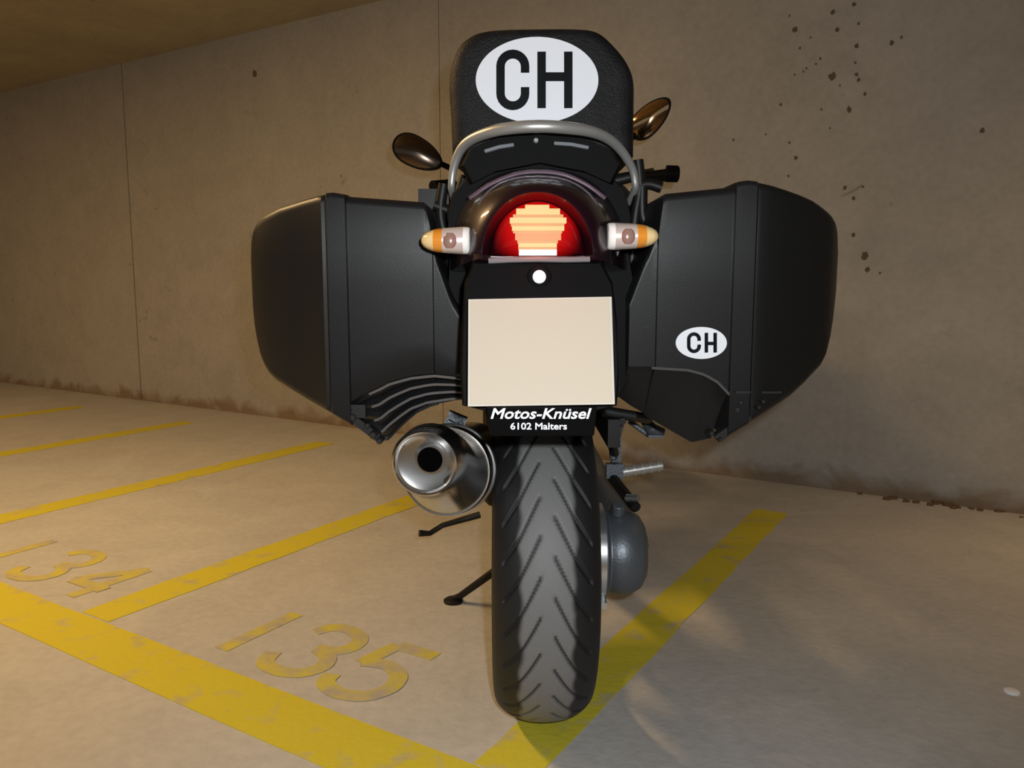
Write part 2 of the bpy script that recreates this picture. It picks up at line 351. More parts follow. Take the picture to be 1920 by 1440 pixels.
def rim(name, cy, R, hw):
    b = MB(); c = Vector((RX, cy, R)); ax = (1, 0, 0); r1 = R - 0.085
    b.lathe(c, ax, [(-hw, r1 + .022), (-hw + .012, r1 + .022), (-hw + .02, r1), (0, r1 - .012), (hw - .02, r1), (hw - .012, r1 + .022), (hw, r1 + .022), (hw, r1 + .005), (0, r1 - .03), (-hw, r1 + .005), (-hw, r1 + .022)], 72, cap=False)
    b.lathe(c, ax, [(-hw * .8, .035), (-hw * .8, .05), (hw * .8, .05), (hw * .8, .035)], 32)
    for k in range(10):
        q = 2 * PI * k / 10 + (0.14 if k % 2 else -0.14); d = Vector((0, math.cos(q), math.sin(q)))
        b.tube([c + d * .045, c + d * (r1 - .01)], [.014, .011], 8)
    return part(b, name, M_blkg)
tyre('rear_tyre', RY, 0.315, 0.185, 1440, 120, True); rim('rear_rim', RY, 0.315, 0.075)
FY = RY + 1.52
tyre('front_tyre', FY, 0.30, 0.12, 220, 30, False); rim('front_rim', FY, 0.30, 0.045)

# ---- side cases, built column by column along the bike's width
KL = 0.12; YC = 1.15
def YF(y): return YC + KL * max(0, y - 475) / 1290
def case_piece(b, xs, yr, top, arc, bot, yfront, depth_bot, ribs=0, tilt=0.0, rr=0.012, y_in=0.0):
    rings = []
    for px in xs:
        Yr = yr(px) if callable(yr) else yr
        t = P(px, lerp_tab(top, px), Yr); a = P(px, lerp_tab(arc, px), Yr) if arc else None; bo = P(px, lerp_tab(bot, px), Yr + depth_bot)
        x = P(px, 600, Yr).x; zt = t.z; zb = bo.z; yf = yfront - y_in * 0
        ring = []
        for q in (0, 22, 45, 67, 90): ring.append((x, Yr + tilt + rr - rr * math.cos(math.radians(q)), zt - rr + rr * math.sin(math.radians(q))))
        rf = rr * 2
        for q in (90, 45, 0): ring.append((x, yf - rf + rf * math.cos(math.radians(q)), zt - rf + rf * math.sin(math.radians(q))))
        for q in (0, 45, 90): ring.append((x, yf - rf + rf * math.cos(math.radians(q)), zb + rf - rf * math.sin(math.radians(q))))
        n = 16
        if a:
            for k in range(n + 1):
                s = k / n; yy = Yr + depth_bot * (1 - s) ** 0.8; zz = zb + (a.z - zb) * s
                if ribs and 0 < k < n: yy += 0.0055 * (1 if math.cos(2 * PI * s * ribs) > 0 else -1)
                ring.append((x, yy, zz))
        else:
            for q in range(n + 1):
                c_ = q / n * PI / 2; ring.append((x, Yr + rr - rr * math.sin(c_), zb + rr - rr * math.cos(c_)))
        zk = P(px, 475, Yr).z
        ring = [(q[0], q[1] + KL * max(0, zk - q[2]) * max(0, min(1, (yf - q[1]) / (yf - Yr))), q[2]) for q in ring]
        # crease of the rear face: upper field leans forward a little
        z0 = ring[-1][2]; zz1 = zt - rr
        for k in range(6):
            zq = z0 + (zz1 - z0) * (k + 1) / 7
            if k == 3: zq = min(max(zk, z0 + .01), zz1 - .01)
            if k == 4: zq = min(max(zk, z0 + .01), zz1 - .01) + .004
            if k == 5: zq = max(zq, min(max(zk, z0 + .01), zz1 - .01) + .006)
            if k < 3: zq = z0 + (min(max(zk, z0 + .01), zz1 - .01) - z0) * (k + 1) / 4
            ring.append((x, Yr + KL * max(0, zk - zq), zq))
        ring = [(q[0] * (1 + KL * max(0, zk - q[2]) / Yr), q[1], q[2]) for q in ring]
        rings.append(ring)
    b.loft(rings)
def xr(a, b_, n): return [a + (b_ - a) * k / n for k in range(n + 1)]
# left case
Lc = part_dummy = None
b = MB()
case_piece(b, [655, 656] + xr(660, 808, 26) + [812], YC, [(655, 367), (800, 378), (806, 392), (812, 440)],
           [(655, 756), (680, 735), (700, 722), (730, 708), (770, 700), (815, 697), (846, 703)],
           [(655, 806), (700, 834), (712, 832), (730, 813), (750, 795), (770, 779), (800, 766), (846, 757), (870, 755)], 1.62, 0.07, ribs=4)
case_piece(b, xr(814, 872, 10), YC + .012, [(814, 452), (820, 480), (846, 556), (872, 600)],
           [(814, 697), (846, 700), (872, 706)], [(814, 761), (846, 755), (872, 752)], 1.62, 0.06, ribs=4)
lcase = part(b, 'side_case', M_case); lcase['label'] = 'left black side case with ribbed hollow above the muffler'
b = MB(); case_piece(b, [616, 618, 630, 645, 652, 654], lambda p: YC - .008 + (.005 if p < 617 or p > 653 else 0), [(616, 361), (625, 359), (654, 364)], None, [(616, 783), (654, 806)], 1.63, 0.0, rr=.008)
part(b, 'case_band', M_case, lcase)
b = MB(); case_piece(b, [475, 475.5, 477, 480, 485, 491, 500, 512, 530, 550, 575, 600, 608, 613, 615], lambda p: lerp_tab([(475, 1.30), (477, 1.275), (485, 1.25), (500, 1.232), (530, 1.208), (575, 1.18), (608, YC + .006), (615, YC + .008)], p),
           [(475, 475), (477, 445), (480, 430), (485, 420), (491, 412), (500, 404), (530, 388), (575, 373), (600, 366), (615, 363)], None,
           [(475, 585), (477, 620), (480, 645), (485, 672), (491, 690), (500, 706), (512, 718), (560, 750), (615, 783)], 1.58, 0.0, rr=.012)
part(b, 'case_lid', M_lid, lcase)
b = MB()
for (x, y, r) in [(655, 768, 5), (662, 782, 7), (640, 750, 4), (700, 815, 7), (712, 826, 6), (690, 797, 5)]:
    b.lathe(P(x, y, YF(y)), (0, -1, 0), [(-.02, r / 1180), (.004, r / 1180), (.006, r / 1700)], 14)
b.box(P(685, 800, YF(800) + .02), (.052, .018, .012), Matrix.Rotation(math.radians(38), 3, 'Y')); b.box(P(668, 770, YF(770) + .004), (.03, .014, .02))
part(b, 'case_hinge', M_rib, lcase)
# rim lines of the ribs are proud edges
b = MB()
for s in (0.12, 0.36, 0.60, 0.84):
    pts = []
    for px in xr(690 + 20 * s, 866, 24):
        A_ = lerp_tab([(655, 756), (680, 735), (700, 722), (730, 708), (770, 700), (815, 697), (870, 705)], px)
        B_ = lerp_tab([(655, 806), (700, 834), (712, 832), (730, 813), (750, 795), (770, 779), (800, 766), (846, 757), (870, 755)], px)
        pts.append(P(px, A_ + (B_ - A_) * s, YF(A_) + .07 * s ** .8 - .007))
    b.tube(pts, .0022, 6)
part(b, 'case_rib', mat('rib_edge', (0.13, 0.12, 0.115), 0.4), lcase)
# right case
b = MB()
case_piece(b, [1232, 1236, 1238.5] + xr(1244, 1366, 22) + [1369, 1370], YC, [(1232, 420), (1236, 385), (1238.5, 368), (1244, 362), (1370, 349)],
           [(1185, 688), (1225, 690), (1290, 694), (1320, 702), (1345, 716), (1370, 742)], [(1185, 752), (1200, 765), (1250, 793), (1290, 815), (1330, 836), (1370, 828)], 1.62, 0.10)
case_piece(b, xr(1180, 1230, 10), YC + .012, [(1180, 560), (1205, 490), (1216, 466), (1230, 424)],
           [(1180, 690), (1230, 690)], [(1180, 750), (1200, 764), (1230, 780)], 1.62, 0.09)
rcase = part(b, 'side_case', M_case); rcase['label'] = 'right black side case carrying a small white CH oval'
b = MB(); case_piece(b, [1371, 1373, 1380, 1395, 1408, 1411, 1412], lambda p: YC - .008 + (.005 if p < 1372 or p > 1411 else 0), [(1371, 342), (1380, 339), (1395, 337), (1412, 339)], None, [(1371, 829), (1412, 803)], 1.63, 0.0, rr=.008)
part(b, 'case_band', M_case, rcase)
b = MB(); case_piece(b, [1413, 1415, 1420, 1440, 1465, 1490, 1515, 1530, 1545, 1553, 1559, 1562, 1564, 1565], lambda p: lerp_tab([(1565, 1.31), (1562, 1.275), (1553, 1.25), (1530, 1.225), (1490, 1.195), (1440, 1.165), (1420, YC + .008), (1413, YC + .008)], p),
           [(1413, 340), (1440, 346), (1465, 354), (1490, 363), (1515, 374), (1530, 384), (1545, 396), (1553, 404), (1559, 414), (1562, 426), (1565, 460)], None,
           [(1413, 802), (1430, 791), (1465, 767), (1500, 742), (1530, 707), (1545, 690), (1553, 672), (1559, 640), (1562, 610), (1565, 560)], 1.58, 0.0, rr=.012)
part(b, 'case_lid', M_lid, rcase)
b = MB()
for (x, y, r) in [(1388, 754, 5), (1382, 768, 6), (1430, 752, 4), (1422, 763, 4), (1334, 812, 5), (1350, 824, 4)]:
    b.lathe(P(x, y, YF(y) - .006), (0, -1, 0), [(-.02, r / 1180), (.002, r / 1180), (.004, r / 1700)], 14)
b.box(P(1392, 735, YF(735) - .010), (.022, .006, .004)); b.box(P(1445, 735, YF(735) + .016), (.03, .01, .0035))
b.box(P(1372, 800, YF(800) + .008), (.06, .018, .012), Matrix.Rotation(math.radians(-36), 3, 'Y'))
part(b, 'case_hinge', M_rib, rcase)
b = MB(); b.tube([P(px, lerp_tab([(1225, 690), (1290, 694), (1320, 702), (1345, 716), (1370, 742)], px) , YF(700) - .001) for px in xr(1222, 1368, 20)], .0022, 6)
part(b, 'case_crease', mat('crease_edge', (0.08, 0.08, 0.083), 0.4), rcase)

def sticker(cx, cy, rx, ry, Yf, letters, sw, parent, lab):
    b = MB(); b.slab([P(x, y, Yf(y)) for x, y in ellipse((cx, cy), rx, ry, 64)], (0, .0012, 0)); o = part(b, 'country_sticker', M_white, parent)
    o['label'] = lab
    b = MB()
    for st in letters:
        b.stroke([P(x, y, Yf(y) - .0001) for x, y in st], sw / 1487 * Yf(cy), (0, -1, 0), .0009)
    part(b, 'sticker_lettering', M_ink, parent if False else o); return o
def Cshape(x0, x1, y0, y1, sw, open_):
    cx = (x0 + x1) / 2; r = (x1 - x0 - sw) / 2; xa = x0 + sw / 2; xb = x1 - sw / 2; t = y0 + sw / 2 + r; bt = y1 - sw / 2 - r
    up = [(cx + r * math.cos(a), t - r * math.sin(a)) for a in [PI * k / 12 for k in range(13)]]
    dn = [(cx - r * math.cos(a), bt + r * math.sin(a)) for a in [PI * k / 12 for k in range(13)]]
    return [(xb, t + open_)] + up + dn + [(xb, bt - open_)]
def Hshape(x0, x1, y0, y1, sw, ybar):
    return [[(x0 + sw / 2, y0), (x0 + sw / 2, y1)], [(x1 - sw / 2, y0), (x1 - sw / 2, y1)], [(x0 + sw, ybar), (x1 - sw, ybar)]]
sticker(1315, 643, 48, 30, lambda y: YF(y) - .0018, [Cshape(1288, 1314, 623, 662, 6.5, 3)] + Hshape(1321, 1344, 624, 661, 6.5, 644), 6.5, rcase, 'white oval CH sticker on the right case')

# ---- rear structure
b = MB()
def outl(pts, Y): return [P(x, y, Y) for x, y in pts]
core = [(842, 470), (838, 430), (838, 400), (850, 360), (880, 325), (940, 300), (1008, 292), (1080, 298), (1140, 322), (1172, 360), (1182, 400), (1182, 430), (1178, 470), (1190, 540), (1185, 700), (1160, 745), (1008, 752), (860, 745), (848, 700), (838, 540)]
c3 = [P(x, y, 1.24) for x, y in core]
b.loft([[Vector((p.x, 1.20, p.z - .004)) if False else Vector(((p.x - .04) * .97 + .04, 1.215, (p.z - .83) * .97 + .83)) for p in c3], c3, [Vector((p.x, 1.6, p.z)) for p in c3], [Vector(((p.x - .045) * .9 + .045, 1.95, (p.z - .8) * .85 + .8)) for p in c3]])
part(b, 'tail_body', M_blk, smooth=50)
# fender shield behind the plate
b = MB()
def shield(pts, Ya, Yb):   # depth runs with height
    y0, y1 = pts[0][1], 820
    return [(P(x, y, Ya + (Yb - Ya) * (y - 488) / 332)) for x, y in pts]
sh = [(886, 489), (1128, 489), (1150, 530), (1158, 600), (1162, 700), (1158, 762), (1120, 772), (1112, 815), (918, 815), (908, 772), (866, 762), (862, 700), (866, 600), (870, 530)]
f0 = shield(sh, 1.035, .975); c_ = sum(f0, Vector()) / len(f0)
b.loft([[c_ + (p - c_) * .97 for p in f0], [p + Vector((0, .008, 0)) for p in f0], [p + Vector((0, .09, 0)) for p in f0], [c_ + (p - c_) * .9 + Vector((0, .2, .02)) for p in f0]])
fend = part(b, 'rear_fender', M_blk, smooth=40)
# lettering strip
b = MB(); q = [(912, 763), (1120, 763), (1114, 818), (920, 818)]
b.slab([P(x, y, .945 + .012 * (y - 763) / 55) for x, y in q], (0, .02, 0)); strip = part(b, 'plate_holder', M_blk, bevel=.002)
def text(body, pxl, pxr, pyb, pyt, Y, parent, shear=.25):
    cu = bpy.data.curves.new('text', 'FONT'); cu.body = body; cu.shear = shear; cu.extrude = .004; cu.offset = 0.018; cu.resolution_u = 3
    to = bpy.data.objects.new('text', cu); COL.objects.link(to); bpy.context.view_layer.update()
    dg = bpy.context.evaluated_depsgraph_get(); me = bpy.data.meshes.new_from_object(to.evaluated_get(dg))
    COL.objects.unlink(to); bpy.data.objects.remove(to)
    xs = [v.co.x for v in me.vertices]; ys = [v.co.y for v in me.vertices]; x0, x1, y0, y1 = min(xs), max(xs), min(ys), max(ys)
    A_ = P(pxl, pyb, Y); B_ = P(pxr, pyt, Y)
    for v in me.vertices:
        X = A_.x + (v.co.x - x0) / (x1 - x0) * (B_.x - A_.x); Z = A_.z + (v.co.y - y0) / (y1 - y0) * (B_.z - A_.z)
        v.co = Vector((X, Y - .001 + (-v.co.z * .25), Z)) - ROOT
    me.materials.clear(); me.materials.append(M_white); o = bpy.data.objects.new('dealer_lettering', me); COL.objects.link(o); o.parent = parent
    return o
text('Motos-Kn\u00fcsel', 920, 1109, 785, 765, .9435, strip); text('6102 Malters', 957, 1063, 805, 792, .9515, strip, .0)
# number plate, blank cream
b = MB(); q = [(878, 561), (1147, 556), (1153, 758), (877, 762)]; pl = [P(x, y, .985 - .045 * (y - 558) / 204) for x, y in q]
pn = (pl[1] - pl[0]).cross(pl[3] - pl[0]).normalized()
if pn.y < 0: pn = -pn
pc = sum(pl, Vector()) / 4
b.slab(pl, pn * .0025, 0); b.slab([pc + (p - pc) * Vector((1, 1, 1)).x * .965 - pn * .0008 for p in pl], pn * .001, 1)
o = part(b, 'number_plate', [M_plim, M_plate], smooth=0, bevel=.0008); o['label'] = 'blank cream number plate'
# tail cowl: hood over the lamp
def arch(cx, yb, rx, ry, Y, n=28, p=2.0, dip=0):
    pts = []
    for k in range(n + 1):
        a = PI * k / n; ca, sa = math.cos(a), math.sin(a)
        pts.append(P(cx - rx * math.copysign(abs(ca) ** (2 / p), ca), yb - ry * abs(sa) ** (2 / p), Y))
    for k in range(1, 8):
        s = k / 8; pts.append(P(cx + rx - 2 * rx * s, yb + dip * math.sin(PI * s), Y))
    return pts
b = MB()
b.loft([arch(1008, 482, 88, 104, 1.075, p=2.0, dip=2), arch(1008, 484, 104, 124, 1.035, p=2.1, dip=6), arch(1008, 486, 110, 131, 1.036, p=2.1, dip=8), arch(1008, 490, 126, 148, 1.052, p=2.2, dip=10),
        arch(1008, 498, 145, 168, 1.10, p=2.3, dip=10), arch(1008, 505, 158, 182, 1.16, p=2.4, dip=10), arch(1010, 508, 170, 196, 1.25, p=2.5, dip=10)])
cowl = part(b, 'tail_cowl', M_paint, smooth=60)
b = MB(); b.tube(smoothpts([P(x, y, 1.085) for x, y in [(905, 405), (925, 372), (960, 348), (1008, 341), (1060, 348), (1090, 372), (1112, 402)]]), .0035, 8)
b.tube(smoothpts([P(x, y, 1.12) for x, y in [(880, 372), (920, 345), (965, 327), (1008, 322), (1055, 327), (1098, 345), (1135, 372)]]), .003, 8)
part(b, 'cowl_reflection', mat('plum_reflection', (0.10, 0.06, 0.085), 0.3, coat=.6), cowl)  # paler plum arcs stand in for reflections on the cowl
# tail lamp
b = MB(); L_ = []
for r, d in ((1.0, 0), (.97, .008), (.85, .018), (.65, .026), (.4, .031), (.15, .033), (.02, .0335)):
    L_.append([P(1008 + (x - 1008) * r, 432 + (y - 432) * r, 1.072 - d) for x, y in [(1008 - 88 * math.copysign(abs(math.cos(PI * k / 28)), math.cos(PI * k / 28)), 480 - 102 * math.sin(PI * k / 28)) for k in range(29)] + [(1096 - 22 * k, 481) for k in range(1, 8)]])
b.loft(L_)
lamp = part(b, 'tail_light', M_red, smooth=60); lamp['label'] = 'lit red tail light'
# glow in the red lens spreads from the bulb
nt = M_red.node_tree; bs = nt.nodes['Principled BSDF']; tc = nt.nodes.new('ShaderNodeTexCoord'); vm = nt.nodes.new('ShaderNodeVectorMath'); vm.operation = 'DISTANCE'
bc = P(1008, 418, 1.04) - ROOT; nt.links.new(tc.outputs['Object'], vm.inputs[0]); vm.inputs[1].default_value = bc
mr = nt.nodes.new('ShaderNodeMapRange'); mr.interpolation_type = 'SMOOTHSTEP'; mr.inputs['From Min'].default_value = .030; mr.inputs['From Max'].default_value = .070
mr.inputs['To Min'].default_value = 0.8; mr.inputs['To Max'].default_value = 0.0; nt.links.new(vm.outputs['Value'], mr.inputs['Value'])
nt.links.new(mr.outputs['Result'], bs.inputs['Emission Strength']); bs.inputs['Emission Color'].default_value = (0.75, 0.004, 0.002, 1)
b = MB(); rows = [(384, 391, 985, 1030, 0), (391, 396, 968, 1050, 0), (396, 402, 968, 1050, 0), (402, 408, 962, 1056, 1), (408, 418, 956, 1062, 0), (418, 424, 958, 1058, 1), (424, 432, 960, 1058, 0), (432, 437, 962, 1054, 1), (437, 450, 966, 1052, 2), (450, 456, 970, 1046, 1), (456, 463, 972, 1044, 0), (463, 468, 972, 1044, 1), (468, 479, 973, 1044, 3)]
for y0, y1, x0, x1, mi in rows:
    Yf = 1.0335; k = .003 if mi == 1 else 0
    b.slab([P(x0, y0, Yf + k), P(x1, y0, Yf + k), P(x1, y1, Yf + k), P(x0, y1, Yf + k)], (0, .03, 0), mi)
M_lit3 = mat('lit_lamp_low', (0.05, 0.02, 0.01), 0.4, spec=.2, emit=(1.0, 0.27, 0.06), estr=0.95)
M_refl = mat('reflector_pale', (0.38, 0.22, 0.22), 0.3, emit=(.6, .3, .3), estr=.1)
part(b, 'lamp_slats', [M_lit, M_lit2, M_lit3, M_refl], lamp, smooth=0)
light('tail_light_bulb', 'POINT', P(1008, 425, .99), (0, 0, 0), 0.12, (1, .12, .03), shadow_soft_size=.02)
# grey lip under the lamp, lock
b = MB(); b.tube([P(x, y, 1.03) for x, y in [(916, 489), (960, 487), (1008, 486), (1060, 487), (1106, 486)]], .0038, 8)
part(b, 'lamp_lip', mat('lip_grey', (0.20, 0.19, 0.20), 0.35))
b = MB(); b.lathe(P(1011, 519, 1.03), (0, -1, 0), [(-.01, .016), (.002, .016), (.004, .013)], 28, 1); b.lathe(P(1011, 519, 1.026), (0, -1, 0), [(0, .0085), (.005, .0085), (.006, .0065), (.003, .003)], 24, 0)
part(b, 'case_lock', [M_white, M_blk])
# turn signals
def signal(xs, cy, side, lab):
    Y = 1.07; xa, xb = xs
    def ring(px, h, d, Yc=Y): return [P(px, cy - h * math.sin(a), Yc) + Vector((0, -d * math.cos(a), 0)) for a in [2 * PI * k / 20 for k in range(20)]]
    b = MB(); t = lambda s: xa + (xb - xa) * s
    segs = [(0, 22, .012), (.02, 25, .017), (.08, 26, .019), (.14, 26, .02)]
    b.loft([ring(t(s), h, d) for s, h, d in segs], 0)
    b.loft([ring(t(s), h, d) for s, h, d in [(.14, 26, .02), (.3, 25, .021), (.56, 23.5, .021)]], 1)
    b.loft([ring(t(s), h, d) for s, h, d in [(.56, 23.5, .021), (.66, 22.5, .0205), (.74, 21, .02)]], 2)
    b.loft([ring(t(s), h, d) for s, h, d in [(.74, 21, .02), (.86, 17, .017), (.95, 12, .012), (1.0, 5, .005)]], 3)
    o = part(b, 'turn_signal', [M_clear, M_silv, M_amber, M_amber2], smooth=50); o['label'] = lab
    b = MB(); b.ball(P(t(.42), cy, Y - .021), (.009, .004, .011), 14); part(b, 'signal_bulb', mat('bulb_brown', (0.28, 0.16, 0.13), 0.2), o)
    b = MB(); b.tube([P(xa, cy, Y + .01), P(xa - side * 40, cy + 2, Y + .03)], [.009, .006], 12); b.tube([P(xa + side * 20, cy + 34, Y + .06), P(xa - side * 16, cy + 20, Y + .06)], .008, 10); part(b, 'signal_stem', mat('stem_grey', (0.12, 0.13, 0.12), 0.4), o)
signal((882, 790), 451, -1, 'left turn signal with clear lens'); signal((1138, 1234), 443, 1, 'right turn signal with clear lens')
# grab rail and rack
b = MB(); pts = [(846, 352), (850, 318), (862, 284), (884, 262), (925, 246), (970, 239), (1012, 237), (1055, 239), (1105, 246), (1140, 260), (1166, 284), (1186, 318), (1192, 352)]
pp = [P(x, y, 1.17 + .10 * (abs(x - 1012) / 175) ** 2) for x, y in pts]; sp = smoothpts(pp, 5)
b.tube([sp[0] + Vector((0, .3, -.06))] + sp + [sp[-1] + Vector((0, .3, -.06))], [.006] + [.0055 + .0035 * math.sin(PI * k / (len(sp) - 1)) for k in range(len(sp))] + [.006], 14)
part(b, 'grab_rail', M_rail, smooth=60)
b = MB(); r0 = [(862, 310), (878, 278), (925, 258), (1012, 250), (1100, 258), (1148, 278), (1168, 310), (1150, 345), (1100, 322), (1012, 305), (925, 322), (880, 345)]
k0 = [P(x, y, 1.20) for x, y in r0]; kc = sum(k0, Vector()) / len(k0)
b.loft([[kc + (p - kc) * .95 for p in k0], [p + Vector((0, .012, 0)) for p in k0], [p + Vector((0, .055, 0.0)) for p in k0]])
rack = part(b, 'luggage_rack', M_blk, smooth=45)
M_slot = mat('slot_grey', (0.24, 0.26, 0.29), 0.35)
for x0, y0, x1, y1 in ((910, 284, 962, 272), (1040, 269, 1102, 277)):
    b = MB(); b.tube([P(x0, y0, 1.195), P((x0 + x1) / 2, (y0 + y1) / 2 - 2, 1.19), P(x1, y1, 1.195)], .005, 8, flat=.6)
    part(b, 'rack_slot_highlight', M_slot, rack)  # pale grey bar paints the highlight along a slot of the rack
b = MB(); b.lathe(P(1005, 264, 1.195), (0, -1, 0), [(0, .004), (.006, .003)], 12); part(b, 'rack_screw', M_slot, rack)
# case carriers: black tubes on both sides of the tail
b = MB()
for pts in ([(832, 345), (826, 400), (840, 470), (850, 560)], [(815, 385), (860, 400), (900, 395)], [(872, 330), (858, 380), (862, 425)]): b.tube(smoothpts([P(x, y, 1.30) for x, y in pts]), .009, 10)
b.box(P(820, 440, 1.38), (.05, .12, .14)); b.box(P(815, 392, 1.36), (.045, .06, .035))
part(b, 'case_carrier', M_dark, smooth=50); b = MB()
for pts in ([(1196, 300), (1200, 350), (1192, 400), (1185, 470), (1188, 560)], [(1150, 330), (1162, 380), (1160, 430)], [(1190, 352), (1215, 345), (1240, 352)], [(1204, 350), (1206, 410), (1228, 420)], [(1150, 340), (1190, 330)]): b.tube(smoothpts([P(x, y, 1.30) for x, y in pts]), .009, 10)
b.box(P(1206, 455, 1.38), (.05, .12, .08))
part(b, 'case_carrier', M_dark, smooth=50)
# seat, tank, fairing, windscreen, engine, forks (mostly hidden from behind)
def oval(Y, cx, cz, rx, rz, n=24, p=2.6):
    return [Vector((cx + rx * math.copysign(abs(math.cos(a)) ** (2 / p), math.cos(a)), Y, cz + rz * math.copysign(abs(math.sin(a)) ** (2 / p), math.sin(a)))) for a in [2 * PI * k / n for k in range(n)]]
b = MB(); b.loft([oval(1.32, RX, .985, .12, .03), oval(1.36, RX, .98, .145, .05), oval(1.62, RX, .96, .15, .055), oval(1.72, RX, .90, .15, .05), oval(2.0, RX, .86, .145, .05), oval(2.12, RX, .87, .11, .04)])
part(b, 'seat', M_seat, smooth=60)
b = MB(); b.loft([oval(2.0, RX, .84, .09, .09), oval(2.1, RX, .88, .14, .14), oval(2.3, RX, .93, .17, .16), oval(2.5, RX, .95, .18, .15), oval(2.65, RX, .95, .14, .12)])
part(b, 'fuel_tank', M_paint, smooth=60)
b = MB(); b.loft([oval(2.3, RX, .80, .21, .20), oval(2.5, RX, .84, .25, .27), oval(2.75, RX, .90, .24, .25), oval(2.95, RX, .92, .17, .18), oval(3.08, RX, .90, .09, .10)])
part(b, 'front_fairing', M_paint, smooth=60)
b = MB(); g = []
for i in range(9):
    s = i / 8; g.append([Vector((RX + .17 * (1 - .25 * s) * (k / 6), 2.86 - .30 * s + .10 * (k / 6) ** 2 * -1, 1.05 + .26 * s)) for k in range(-6, 7)])
gg = [[p + Vector((0, .004, .002)) for p in r][::-1] for r in g]
b.loft([a + c for a, c in zip(g, gg)]); part(b, 'windscreen', M_scr, smooth=60)
b = MB(); b.box((RX, 2.32, .42), (.27, .56, .34)); b.box((RX, 2.45, .64), (.24, .4, .16), Matrix.Rotation(.5, 3, 'X')); part(b, 'engine', M_dark, bevel=.03)
b = MB()
for s in (-1, 1): b.tube([(RX + s * .10, FY, .30), (RX + s * .10, FY - .27, .88)], [.028, .024], 16)
b.box((RX, FY - .26, .86), (.26, .07, .03)); part(b, 'fork', M_alu)
b = MB(); b.tube(smoothpts([(RX + .36, 2.40, 1.17), (RX + .20, 2.47, 1.15), (RX + .05, 2.54, 1.10), (RX - .05, 2.53, 1.10), (RX - .18, 2.42, 1.12), (RX - .28, 2.30, 1.12)]), .0125, 12)
part(b, 'handlebar', M_dark, smooth=60)
g1 = P(1262, 326, 2.36); b = MB(); b.tube([g1, P(1205, 333, 2.40)], [.017, .016], 14); b.lathe(g1, (1, 0, -.03), [(-.02, .024), (.012, .024), (.016, .02)], 18); b.tube([P(1210, 340, 2.32), P(1250, 336, 2.30)], .006, 8)
part(b, 'right_grip', M_blk)
g2 = P(812, 350, 2.26); b = MB(); b.tube([g2, P(850, 346, 2.32)], [.017, .016], 14); part(b, 'left_grip', M_blk)
# mirrors
def mirror(c, rx, ry, ang, Y, nrm, stalk, lab, glass):
    b = MB(); nrm = Vector(nrm).normalized(); c = P(*c, Y)
    a = nrm.cross(Vector((0, 0, 1))).normalized(); u2 = nrm.cross(a) * -1
    if a.x < 0: a = -a
    u2 = Vector((0, 0, 1)) - nrm * nrm.z; u2.normalize()
    ca, sa = math.cos(ang), math.sin(ang); A_ = a * ca + u2 * sa; B_ = u2 * ca - a * sa
    def ring(k, d): return [c + nrm * d + A_ * rx * k * math.copysign(abs(math.cos(q)) ** .9, math.cos(q)) * (1) + B_ * ry * k * math.sin(q) * (1 - .22 * math.cos(q)) for q in [2 * PI * i / 32 for i in range(32)]]
    b.loft([ring(1, .0), ring(1.04, -.012), ring(.9, -.035), ring(.55, -.055), ring(.1, -.062)])
    o = part(b, 'mirror', M_blk, smooth=60); o['label'] = lab
    b = MB(); b.loft([ring(.93, .0005), ring(.8, .0035), ring(.6, .007), ring(.35, .010), ring(.12, .0115), ring(.02, .0117)], cap=False); part(b, 'mirror_glass', glass, o, smooth=80)
    b = MB(); b.tube(smoothpts([c - nrm * .03] + [P(x, y, Y + .02) for x, y in stalk]), .009, 10); part(b, 'mirror_stalk', M_blk, o)
mirror((783, 286), .080, .045, math.radians(-27), 2.50, (.05, -1, .0), [(822, 305), (850, 318)], 'left mirror with a dark reflection painted into its glass', M_mir)
M_mir2 = mat('mirror_glass_lamp_reflection', (0.75, 0.48, 0.26), 0.10, metal=1.0)  # warm tint paints the lamp's reflection into the glass colour
mirror((1219, 221), .078, .042, math.radians(43), 2.60, (-.25, -1, -.1), [(1190, 252), (1180, 268)], 'right mirror with a warm reflection painted into its glass', M_mir2)
# ---- muffler
b = MB(); e0 = P(798, 868, 1.185); c1 = P(836, 884, 1.29); c2 = P(905, 850, 1.78); ax = (c1 - e0)
b.loft([]) if False else None
def circ(c, r, nrm, n=48):
    nrm = nrm.normalized(); a = nrm.cross(Vector((0, 0, 1))).normalized(); u2 = a.cross(nrm); return [c + a * r * math.cos(2 * PI * k / n) + u2 * r * math.sin(2 * PI * k / n) for k in range(n)]
nf = Vector((.10, 1, .02)); nb = (c2 - c1).normalized()
b.loft([circ(c1, .0735, nb), circ(c1 + nb * .012, .0755, nb), circ(c1 + nb * .32, .0755, nb), circ(c2, .062, nb), circ(c2 + nb * .1, .03, nb)])
can = part(b, 'muffler', M_can, smooth=40); can['label'] = 'round steel muffler under the left case'
b = MB(); b.loft([circ(e0 + nf * -.004, .0465, nf), circ(e0 + nf * -.006, .049, nf), circ(e0, .0535, nf), circ(e0 + nf * .03 + Vector((.004, 0, -.001)), .057, nf), circ(e0.lerp(c1, .75), .064, nf), circ(c1 + nb * .002, .072, nb)], cap=False)
ho = P(806, 862, 1.178)
b.loft([circ(e0 + nf * -.004, .0465, nf), circ(e0 + nf * .001, .0435, nf), circ(e0 + nf * .0035 + Vector((.001, 0, .001)), .036, nf), circ(ho + nf * .0115, .026, nf), circ(ho + nf * .006, .0225, nf), circ(ho, .0195, nf), circ(ho + nf * .01, .0178, nf)], cap=False)
part(b, 'end_cap', M_chr, can, smooth=40)
